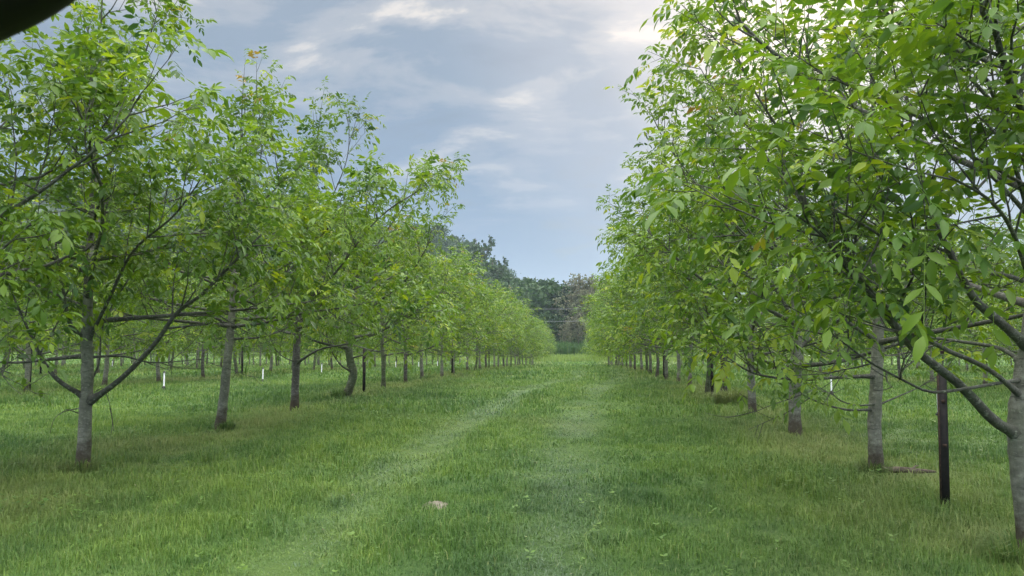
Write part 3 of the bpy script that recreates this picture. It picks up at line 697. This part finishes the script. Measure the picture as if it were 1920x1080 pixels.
post(3.3, 1335, 'black metal post in the right row beside the tuft of straw-coloured grass', GP)
post(3.3, 1245, 'black metal post farther down the right row among the clustered trunks', GP)
post(-5.8, 683, 'black metal post in the left row just after the crooked mossy trunk', GP)
post(-5.8, 848, 'black metal post farther down the left row among the slim trunks', GP)
post(-14.9, 56, 'black metal post near the left edge of the photo in the second row', GP)
post(-14.9, 454, 'black metal post in the second row left, seen between the second and third trunks', GP)
post(-24.0, 76, 'black metal post in the third row left, smaller, at the far left', GP)
post(-5.8, 917, 'smallest black metal post at the far end of the left row', GP)
def sprinkler(X, px, label, H=.5):
    Y = row_y(X, px)
    b = on_ground(X, Y); t = empty('sprinkler_riser', b)
    a = Tubes(); a.add([(0, 0, .13), (0, 0, H)], [.021, .021], 12); a.build('tube', M_PVC, t)
    c = Tubes(); c.add([(0, 0, -.1), (0, 0, .13)], [.02, .03], 10); c.add([(-.05, 0, .09), (.05, 0, .09)], [.022, .022], 8); c.build('valve', M_VALVE, t)
    n = Tubes(); n.add([(0, 0, H), (0, 0, H + .03), (0, 0, H + .05)], [.03, .028, .01], 10); n.build('nozzle', M_VALVE, t)
    tag(t, label, 'sprinkler', 'white irrigation risers between the rows'); return t
for (X, Y, lb) in [(-11.6, 308, 'white irrigation riser standing in the grass between the first two trunks on the left'),
                   (-11.4, 493, 'white irrigation riser between the second and third trunks on the left'),
                   (-11.8, 603, 'white irrigation riser between the dark scarred trunk and the crooked trunk'),
                   (-11.6, 742, 'small white irrigation riser right of the black post in the left row'),
                   (-11.6, 785, 'small white irrigation riser behind the slim trunks, farther than its neighbour'),
                   (-11.6, 820, 'farthest white irrigation riser seen among the left-row trunks'),
                   (-32.0, 210, 'tiny white irrigation riser far back at the left'),
                   (6.5, 1757, 'white irrigation riser seen beside the nearest black post on the right'),
                   (6.5, 1558, 'white irrigation riser between the second and third trunks from the right edge')]:
    sprinkler(X, Y, lb)

# ---------------------------------------------------------------- small things on the ground
rs = np.random.default_rng(9)
def tuft(X, Y, n, h, spread, mat, name, label, cat, dry, lushv, w=.008, group=None):
    b = on_ground(X, Y); th = rs.uniform(0, 6.28, n); rr = spread * np.sqrt(rs.uniform(size=n)) * .6
    bx = rr * np.cos(th); by = rr * np.sin(th); H = h * rs.uniform(.5, 1.2, n); ln = rs.uniform(.1, .9, n)
    d = np.stack([np.cos(th), np.sin(th), 0 * th], 1); s_ = np.stack([-np.sin(th), np.cos(th), 0 * th], 1) * (w * rs.uniform(.6, 1.4, n) / 2)[:, None]
    o = np.stack([bx, by, 0 * bx - .02], 1); up = np.array([0, 0, 1.])
    mid = o + d * (H * ln * .35)[:, None] + up * (H * .65)[:, None]; tip = o + d * (H * ln)[:, None] + up * (H * (1 - .5 * ln))[:, None]
    v = np.stack([o - s_, o + s_, mid + s_, mid - s_, tip], 1).reshape(-1, 3); i = np.arange(n)[:, None] * 5
    ob = mesh_np(name, v, [i + np.array([[0, 1, 2, 3]]), i + np.array([[3, 2, 4]])], mat, None,
                 {'track': np.zeros(n * 5), 'dry': np.repeat(np.clip(rs.normal(dry, .2, n), 0, 1), 5), 'lush': np.repeat(np.clip(rs.normal(lushv, .12, n), 0, 1), 5)})
    ob.location = [float(a) for a in b]; tag(ob, label, cat, group); return ob
tuft(3.3, row_y(3.3, 1362) - .5, 900, .42, .55, M_GRASS, 'grass_tuft', 'large tuft of dry straw-coloured grass at the foot of the right row', 'grass tuft', .85, .7, .012)
tuft(-5.66, row_y(-5.8, 415) - .05, 260, .2, .16, M_GRASS, 'grass_tuft', 'green tuft at the foot of the leaning trunk on the left', 'grass tuft', .1, .4, .012)
tuft(-5.95, row_y(-5.8, 648), 300, .3, .35, M_GRASS, 'grass_tuft', 'leafy green tuft beside the foot of the crooked mossy trunk', 'grass tuft', .05, .4, .014)
tuft(-5.7, row_y(-5.8, 797), 260, .25, .3, M_GRASS, 'grass_tuft', 'dark tuft round the foot of a slim trunk far down the left row', 'grass tuft', .1, .4, .02)
tuft(3.2, YR1 - .05, 500, .22, .4, M_GRASS, 'grass_tuft', 'rough tuft of grass at the foot of the trunk at the right edge', 'grass tuft', .25, .4, .007)
tuft(-5.8, row_y(-5.8, 162) - .02, 420, .2, .35, M_GRASS, 'grass_tuft', 'short brownish tuft round the foot of the first trunk on the left', 'grass tuft', .45, .3, .007)
tuft(3.25, row_y(3.3, 1637) - .02, 420, .2, .3, M_GRASS, 'grass_tuft', 'short tuft at the foot of the second trunk from the right edge', 'grass tuft', .35, .3, .007)

# broadleaf weeds in the sward: low rosettes
def weeds():
    V = []; F = []; T = []; off = 0
    pts = []
    for (cx, cy, sx, sy, n) in [(-4.2, 13.8, 1.5, .8, 150), (-6.3, 11.0, 1.2, .5, 50), (-5.2, 6.4, .9, .9, 70), (-2.6, 13.0, .6, .5, 40), (1.1, 16, .8, 1, 30),
                                (1.2, 11, 1.6, 2, 40), (-3.4, 9, 1.5, 1.5, 50), (-4.5, 17, 1.5, 1.5, 40), (2.2, 8.2, .8, 1, 30), (-1, 6, 3, 2, 60), (7, 11, 2, 3, 90)]:
        pts.append(np.stack([rs.normal(cx, sx * .6, n), rs.normal(cy, sy * .6, n)], 1))
    pts = np.concatenate(pts)
    for (x, y) in pts:
        z = float(ground_z(x, y)); k = rs.integers(4, 8); a0 = rs.uniform(0, 6.28); s_ = rs.uniform(.025, .05)
        for j in range(k):
            a = a0 + j * 6.28 / k + rs.normal(0, .2); h0 = rs.uniform(.05, .13)
            d = np.array([math.cos(a), math.sin(a), rs.uniform(.0, .5)]); q = np.array([-math.sin(a), math.cos(a), 0]) * s_ * .38
            o = np.array([x, y, z + h0]); c = o + d * s_ * .5
            V += [o, c + q, o + d * s_, c - q]; F.append((off, off + 1, off + 2, off + 3)); off += 4
            T += [rs.uniform(.45, .85)] * 4
    n = len(T)
    o = mesh_np('weeds', np.array(V), [np.array(F)], M_GRASS, None, {'track': np.zeros(n), 'dry': np.zeros(n), 'lush': T})
    tag(o, 'low broadleaf weeds growing in patches through the grass', 'weeds', kind='stuff')
weeds()
def litter():
    n = 160; x = rs.uniform(-9, 7, n); y = rs.uniform(3.2, 17, n); z = ground_z(x, y) + rs.uniform(.02, .07, n)
    a = nrm(np.stack([rs.normal(0, 1, n), rs.normal(0, 1, n), rs.normal(0, .5, n)], 1)); b_ = nrm(np.cross(a, rs.normal(0, 1, (n, 3)))); l = rs.uniform(.008, .022, n)[:, None]
    p = np.stack([x, y, z], 1); v = np.stack([p - a * l, p + b_ * l * .3, p + a * l, p - b_ * l * .3], 1).reshape(-1, 3)
    o = mesh_np('leaf_litter', v, [np.arange(n)[:, None] * 4 + np.array([[0, 1, 2, 3]])], simple('dry_leaf', (0.27, 0.28, 0.15), .8, .2, 0, .4, 3))
    tag(o, 'pale dry leaf scraps scattered over the grass', 'leaf litter', kind='stuff')
litter()

# bare soil patch in the middle of the lane, a low crumbly mound
b = on_ground(-1.36, 7.25)
n = 26; g = np.linspace(-1, 1, n); X_, Y_ = np.meshgrid(g, g); rr = np.sqrt(X_**2 + Y_**2)
Zm = np.clip(1 - rr**2, -1, 1) * .03 + rs.normal(0, .007, X_.shape) - .0
vm_ = np.stack([X_ * .10 * (1 + .3 * vnoise(X_, Y_, .4, 3)), Y_ * .15, Zm], -1).reshape(-1, 3)
ii = (np.arange(n - 1)[:, None] * n + np.arange(n - 1)[None]).ravel()
o = mesh_np('soil_mound', vm_, [np.stack([ii, ii + 1, ii + n + 1, ii + n], -1)], M_SOIL, None); o.location = [float(a) for a in b]
tag(o, 'small patch of bare pale soil between the two wheel tracks of the lane', 'soil mound')
# fallen piece of wood right of the second right trunk
YB = row_y(3.3, 1637); XB = float(P(1690, 885, YB)[0]); b = on_ground(XB, YB); tb = Tubes()
tb.add(curve([(-.32, .02, .03), (-.1, 0, .05), (.15, -.02, .045), (.38, .03, .03)], 9), [.03, .036, .038, .036, .034, .03, .026, .02, .012], 8, lump=.15, rng=rs)
tb.add([(.1, 0, .05), (.2, .1, .08), (.27, .2, .07)], [.012, .009, .005], 5)
o = tb.build('fallen_branch', M_DEADWOOD); o.location = [float(a) for a in b]
tag(o, 'short fallen branch lying in trampled grass beside the second trunk from the right', 'branch')
# drooping dead twigs off the first left tree
tb = Tubes()
for (pp) in [[(178, 735, -.1), (192, 728, -.15), (203, 748, -.2), (210, 780, -.25), (213, 808, -.3)],
             [(150, 765, -.1), (120, 772, -.2), (102, 785, -.3), (94, 812, -.3)],
             [(148, 775, -.1), (125, 768, -.25), (112, 778, -.3)],
             [(206, 765, -.22), (211, 790, -.25), (208, 815, -.3)]]:
    tb.add(curve([P(a, c, 9.3 + d) for (a, c, d) in pp], 10), np.linspace(.007, .003, 10), 4)
o = tb.build('dead_twig', M_TWIG); o.parent = None
tag(o, 'thin dead twigs drooping in arcs to the grass beside the first trunk on the left', 'twig')

# ---------------------------------------------------------------- far side: field edge, reeds, wood, hills
def wood_tree(seed, H, Rw, n, leaf, mat, kind='round', bark=M_WBARK, name='woodland_tree'):
    r = np.random.default_rng(seed); tb = Tubes()
    t = empty(name, (0, 0, 0))
    tp = curve([(0, 0, -.8), (r.normal(0, .1), 0, H * .3), (r.normal(0, .3), r.normal(0, .3), H * .6), (0, 0, H * .94)], 12)
    tb.add(tp, np.linspace(H * .02, H * .003, 12), 7)
    cl = []
    nb = 26 if kind != 'conifer' else 40
    for k in range(nb):
        f = (k + .5) / nb
        if kind == 'conifer':
            z = H * (.08 + .88 * f); ln = Rw * (1 - f) ** .85 * r.uniform(.8, 1.15); el = -.1
        else:
            z = H * (.22 + .6 * f); ln = Rw * math.sin(math.pi * min(.97, .28 + .62 * f)) * r.uniform(.65, 1.15); el = .35 + .6 * f
        a = k * 2.4 + r.normal(0, .3); p0 = np.array([np.interp(z, tp[:, 2], tp[:, 0]), np.interp(z, tp[:, 2], tp[:, 1]), z])
        d = np.array([math.cos(a), math.sin(a), el]); p1 = p0 + d * ln
        c = curve([p0, p0 + d * ln * .5 + np.array([0, 0, -.05 * ln]), p1], 5); tb.add(c, np.linspace(H * .006, H * .0012, 5), 4, cap=False)
        cl.append((c, ln))
        if kind == 'bare' or kind == 'sparse':
            for q in range(7):
                i = r.integers(1, 5); e = c[i] + np.array([r.normal(0, .5), r.normal(0, .5), r.uniform(.3, 1.6)]) * ln * .45
                tb.add([c[i], (c[i] + e) / 2 + r.normal(0, .1, 3), e], [H * .0025, H * .0018, H * .0008], 3, cap=False); cl.append((np.array([c[i], e]), ln * .6))
    tb.build('trunk', bark, t)
    pts = []
    per = max(1, n // len(cl))
    for (c, ln) in cl:
        f = r.uniform(.35 if kind != 'conifer' else .05, 1.05, per); i = f * (len(c) - 1); i0 = np.clip(i.astype(int), 0, len(c) - 2)
        p = c[i0] + (c[i0 + 1] - c[i0]) * (i - i0)[:, None]
        sg = {'round': .23, 'conifer': .10, 'bare': .10, 'sparse': .12}[kind] * max(ln, .6)
        pts.append(p + r.normal(0, 1, (per, 3)) * sg * np.array([1, 1, .6 if kind != 'conifer' else .25]))
    p = np.concatenate(pts); m = len(p)
    a = nrm(r.normal(0, 1, (m, 3))); b_ = nrm(np.cross(a, r.normal(0, 1, (m, 3)))); L_ = (leaf * r.uniform(.5, 1.4, m))[:, None]
    v = np.stack([p - a * L_ * .5, p + b_ * L_ * .3, p + a * L_ * .5, p - b_ * L_ * .3], 1).reshape(-1, 3)
    i = np.arange(m)[:, None] * 4
    ti = np.clip(.5 + .5 * (vnoise(p[:, 0] + p[:, 2], p[:, 1] + .7 * p[:, 2], 1.2, seed) - .5) * 1.6 + r.normal(0, .12, m), 0, 1)
    mesh_np('crown', v, [i + np.array([[0, 1, 2, 3]])], mat, t, {'tint': np.repeat(ti, 4)})
    return [t, list(t.children), False]
def put(pr, loc, rz, s, label, cat, grp):
    o, ch, used = pr
    if used:
        c = o.copy(); C.objects.link(c)
        for h in ch:
            d = h.copy(); C.objects.link(d); d.parent = c
        o = c
    pr[2] = True; o.location = [float(a) for a in loc]; o.rotation_euler = (0, 0, float(rz)); o.scale = (s[0], s[0], s[1]); tag(o, label, cat, grp); return o

# hill: its crest falls from the left towards the end of the lane
def hill_z(x, y):
    crest = np.interp(x, [-700, -420, -225, -120, -85, -55, -38, -25, -14, 0, 30], [75, 80, 60, 52, 44, 36, 25, 17, 9, 0, -3])
    s = np.clip((y - 165) / 135, 0, 1); s = s * s * (3 - 2 * s)
    return crest * s - .8 + (vnoise(x, y, 18, 61) - .5) * 4 * s + 0 * y
m, t = new_mat('forest_floor')
g_ = N(t, 'ShaderNodeNewGeometry'); nn = N(t, 'ShaderNodeTexNoise', Scale=.12, Detail=8, Roughness=.7); L(t, g_.outputs['Position'], nn.inputs['Vector'])
r_ = ramp(t, [(.3, (0.022, 0.045, 0.022)), (.7, (0.05, 0.085, 0.035))]); L(t, nn.outputs['Fac'], r_.inputs[0])
p_ = N(t, 'ShaderNodeBsdfPrincipled', Roughness=.9); L(t, r_.outputs[0], p_.inputs['Base Color']); finish(m, t, p_.outputs[0]); M_FOREST = m
tag(grid_mesh('hill', np.linspace(-700, 40, 75), np.linspace(160, 620, 40), hill_z, M_FOREST, False), kind='structure')
def far_hill_z(x, y):
    cr = np.interp(x, [-200, 0, 60, 150, 300, 700], [-5, 20, 74, 92, 84, 50]); s = np.sin(np.clip((y - 850) / 600, 0, 1) * math.pi)
    return cr * s + (vnoise(x, y, 60, 63) - .5) * 10 * s - 2
tag(grid_mesh('distant_hill', np.linspace(-200, 900, 60), np.linspace(850, 1450, 24), far_hill_z, M_FOREST, False), kind='structure')

wt = [wood_tree(201, 13, 4.2, 6500, .62, M_WOOD_LEAF), wood_tree(202, 15, 4.6, 6500, .62, M_WOOD_LEAF), wood_tree(203, 11, 4.6, 6000, .62, M_WOOD_LEAF)]
cf = wood_tree(204, 14, 2.6, 6000, .42, M_CONIFER, 'conifer', name='conifer_tree')
sp = wood_tree(205, 15, 3.6, 2600, .5, M_WOOD_LEAF, 'sparse', name='sparse_tree')
br = [wood_tree(206, 13, 4.4, 5200, .34, M_BROWN_LEAF, 'bare', name='budding_tree'), wood_tree(207, 11.5, 4.2, 5200, .34, M_BROWN_LEAF, 'bare', name='budding_tree')]
rw = np.random.default_rng(31)
HG = 'trees covering the wooded hillside'; cnt = 0
for k in range(420):
    px = rw.uniform(770, 1085); Y = rw.uniform(172, 310); x = (px - 1088) / FPX * Y
    if cnt >= 150: break
    z = float(hill_z(x, Y)); s = rw.uniform(.55, .95)
    # keep them spaced
    if k and any((x - a)**2 + (Y - b_)**2 < 14 for a, b_ in placed): continue
    if not k: placed = []
    placed.append((x, Y)); cnt += 1
    put(wt[int(rw.integers(3))], (x, Y, z), rw.uniform(0, 6.28), (s, s * rw.uniform(.9, 1.15)), 'dark green tree on the wooded hill beyond the end of the left row', 'tree', HG)
# taller trees at the hill's foot, one by one (pixel column, distance, kind, scale)
FT = [(868, 205, 'w1', 1.3), (890, 200, 's', 1.9), (922, 190, 's', 1.55), (940, 180, 'w0', 1.3), (908, 176, 'w1', 1.2), (965, 172, 'w1', 1.2), (985, 165, 'w0', 1.25),
      (1005, 160, 'w1', 1.12), (1022, 158, 'w0', 1.25), (1040, 152, 'w2', 1.25), (950, 165, 'w2', 1.3), (1058, 146, 'c', .95), (1030, 147, 'w2', .72)]
for j, (px, Y, kd, s) in enumerate(FT):
    x = (px - 1088) / FPX * Y; z = max(float(ground_z(x, Y)), float(hill_z(x, Y)) if Y > 165 else -9)
    pr = {'w0': wt[0], 'w1': wt[1], 'w2': wt[2], 's': sp, 'c': cf}[kd]
    lab = {'s': '' + ('taller and more open of two sparse trees rising above the left row' if s > 1.7 else 'lower of two sparse trees rising above the left row'),
           'c': 'narrow dark conifer at the end of the lane, left of the brownish trees'}.get(kd, 'dark green broadleaf tree in the belt at the foot of the hill')
    put(pr, (x, Y, z), rw.uniform(0, 6.28), (s, s), lab, 'tree', {'s': None, 'c': None}.get(kd, 'dark trees at the foot of the hill'))
BT = [(1084, 146, 0, .98), (1104, 150, 1, 1.32), (1126, 148, 0, 1.12), (1146, 152, 1, 1.25), (1168, 150, 0, 1.08), (1070, 143, 1, .60), (1112, 142, 1, .58)]
BL = ['brownish budding tree next to the dark conifer', 'tallest brownish budding tree in the middle of the gap at the lane\'s end', 'brownish budding tree right of the tallest one at the lane\'s end',
      'brownish budding tree half hidden by the far end of the right row', 'brownish budding tree fully behind the right row', 'low brownish bushy tree below the conifer', 'low brownish bushy tree right of the reeds']
for j, (px, Y, k, s) in enumerate(BT):
    x = (px - 1088) / FPX * Y; put(br[k], (x, Y, float(ground_z(x, Y))), rw.uniform(0, 6.28), (s, s), BL[j], 'tree', 'brownish budding trees at the end of the lane')
# rest of the wood reads as one mass
def wood_mass():
    P_ = []; 
    for k in range(900):
        Y = rw.uniform(160, 330); px = rw.choice([rw.uniform(-700, 770), rw.uniform(1180, 2300)], p=[.75, .25])
        x = (px - 1088) / FPX * Y; z = float(hill_z(x, Y)) if x < 10 else float(ground_z(x, Y))
        n_ = 330; h = rw.uniform(8, 14); q = nrm(rw.normal(0, 1, (n_, 3))) * rw.uniform(.6, 1, (n_, 1)) * np.array([4.2, 4.2, h * .5]) + np.array([x, Y, z + h * .52])
        P_.append(q)
    p = np.concatenate(P_); m = len(p); a = nrm(rw.normal(0, 1, (m, 3))); b_ = nrm(np.cross(a, rw.normal(0, 1, (m, 3)))); L_ = (1.3 * rw.uniform(.5, 1.3, m))[:, None]
    v = np.stack([p - a * L_ * .5, p + b_ * L_ * .35, p + a * L_ * .5, p - b_ * L_ * .35], 1).reshape(-1, 3); i = np.arange(m)[:, None] * 4
    o = mesh_np('woodland', v, [i + np.array([[0, 1, 2, 3]])], M_WOOD_LEAF, None, {'tint': np.repeat(rw.uniform(0, 1, m), 4)})
    tag(o, 'dark wooded hillside glimpsed through and behind the orchard crowns', 'woodland', kind='stuff')
wood_mass()
# reeds / tall grass belt at the end of the lane
def belt(name, y0, y1, x0, x1, n, h, w, dry, lu, label, cat, seed):
    r = np.random.default_rng(seed); x = r.uniform(x0, x1, n); y = r.uniform(y0, y1, n); z = ground_z(x, y)
    H = h * (.75 + .5 * vnoise(x, y, 3, seed)) * r.uniform(.6, 1.1, n); th = r.uniform(0, 6.28, n); ln = r.uniform(0, .25, n)
    d = np.stack([np.cos(th), np.sin(th), 0 * th], 1); s_ = np.stack([-np.sin(th), np.cos(th), 0 * th], 1) * (w / 2)
    o = np.stack([x, y, z - .05], 1); up = np.array([0, 0, 1.]); tip = o + d * (H * ln)[:, None] + up * H[:, None]; mid = o + d * (H * ln * .3)[:, None] + up * (H * .6)[:, None]
    v = np.stack([o - s_, o + s_, mid + s_, mid - s_, tip], 1).reshape(-1, 3); i = np.arange(n)[:, None] * 5
    ob = mesh_np(name, v, [i + np.array([[0, 1, 2, 3]]), i + np.array([[3, 2, 4]])], M_GRASS, None,
                 {'track': np.zeros(n * 5), 'dry': np.repeat(np.clip(r.normal(dry, .1, n), 0, 1), 5), 'lush': np.repeat(np.clip(r.normal(lu, .12, n), 0, 1), 5)})
    tag(ob, label, cat, kind='stuff')
belt('reeds', 130, 138, -45, 45, 26000, 2.3, .12, .03, .02, 'dark green belt of tall reeds across the end of the lane', 'reeds', 301)
belt('tall_grass', 108, 127, -40, 40, 20000, .75, .12, .25, .9, 'bright yellow-green tall grass in front of the reeds', 'tall grass', 302)
# two overhead cables in front of the wood
for (z0, nm, lb) in ((8.3, 'overhead_cable', 'upper thin overhead cable crossing in front of the dark trees at the lane\'s end'),
                     (6.1, 'overhead_cable', 'lower thin overhead cable crossing in front of the dark trees at the lane\'s end')):
    tb = Tubes(); xx = np.linspace(-45, 45, 30); tb.add(np.stack([xx, 0 * xx + 139, z0 - .6 + .0012 * (xx + 5)**2], 1), .035, 5)
    tag(tb.build(nm, M_WIRE), lb, 'cable', 'overhead cables beyond the orchard')

# ---------------------------------------------------------------- window frame of the vehicle the picture was taken from
tb = Tubes()
pts = [P(a, c, .42) for (a, c) in [(-420, 170), (-230, 68), (-110, 6), (-42, -26), (22, -58), (86, -104), (174, -182), (264, -320)]]
tb.add(curve(pts, 40), .0315, 20)
o = tb.build('window_frame', M_FRAME)
tag(o, 'black rounded edge of a vehicle window frame, blurred across the top left corner', 'window frame')

# ---------------------------------------------------------------- haze
m, t = new_mat('haze')
pv = N(t, 'ShaderNodeVolumePrincipled', Density=0.00028, Anisotropy=0.2); pv.inputs['Color'].default_value = (0.72, 0.86, 1.0, 1)
ho = N(t, 'ShaderNodeOutputMaterial'); L(t, pv.outputs[0], ho.inputs['Volume'])
x0, x1, y0, y1, z0, z1 = -1510, 1510, -75, 1575, -14, 125
v = [(x, y, z) for z in (z0, z1) for (x, y) in ((x0, y0), (x1, y0), (x1, y1), (x0, y1))]
o = mesh_np('haze', v, [np.array([(3, 2, 1, 0), (4, 5, 6, 7), (0, 1, 5, 4), (1, 2, 6, 5), (2, 3, 7, 6), (3, 0, 4, 7)])], m)
tag(o, 'thin bluish evening haze over the orchard and hills', 'haze', kind='stuff')
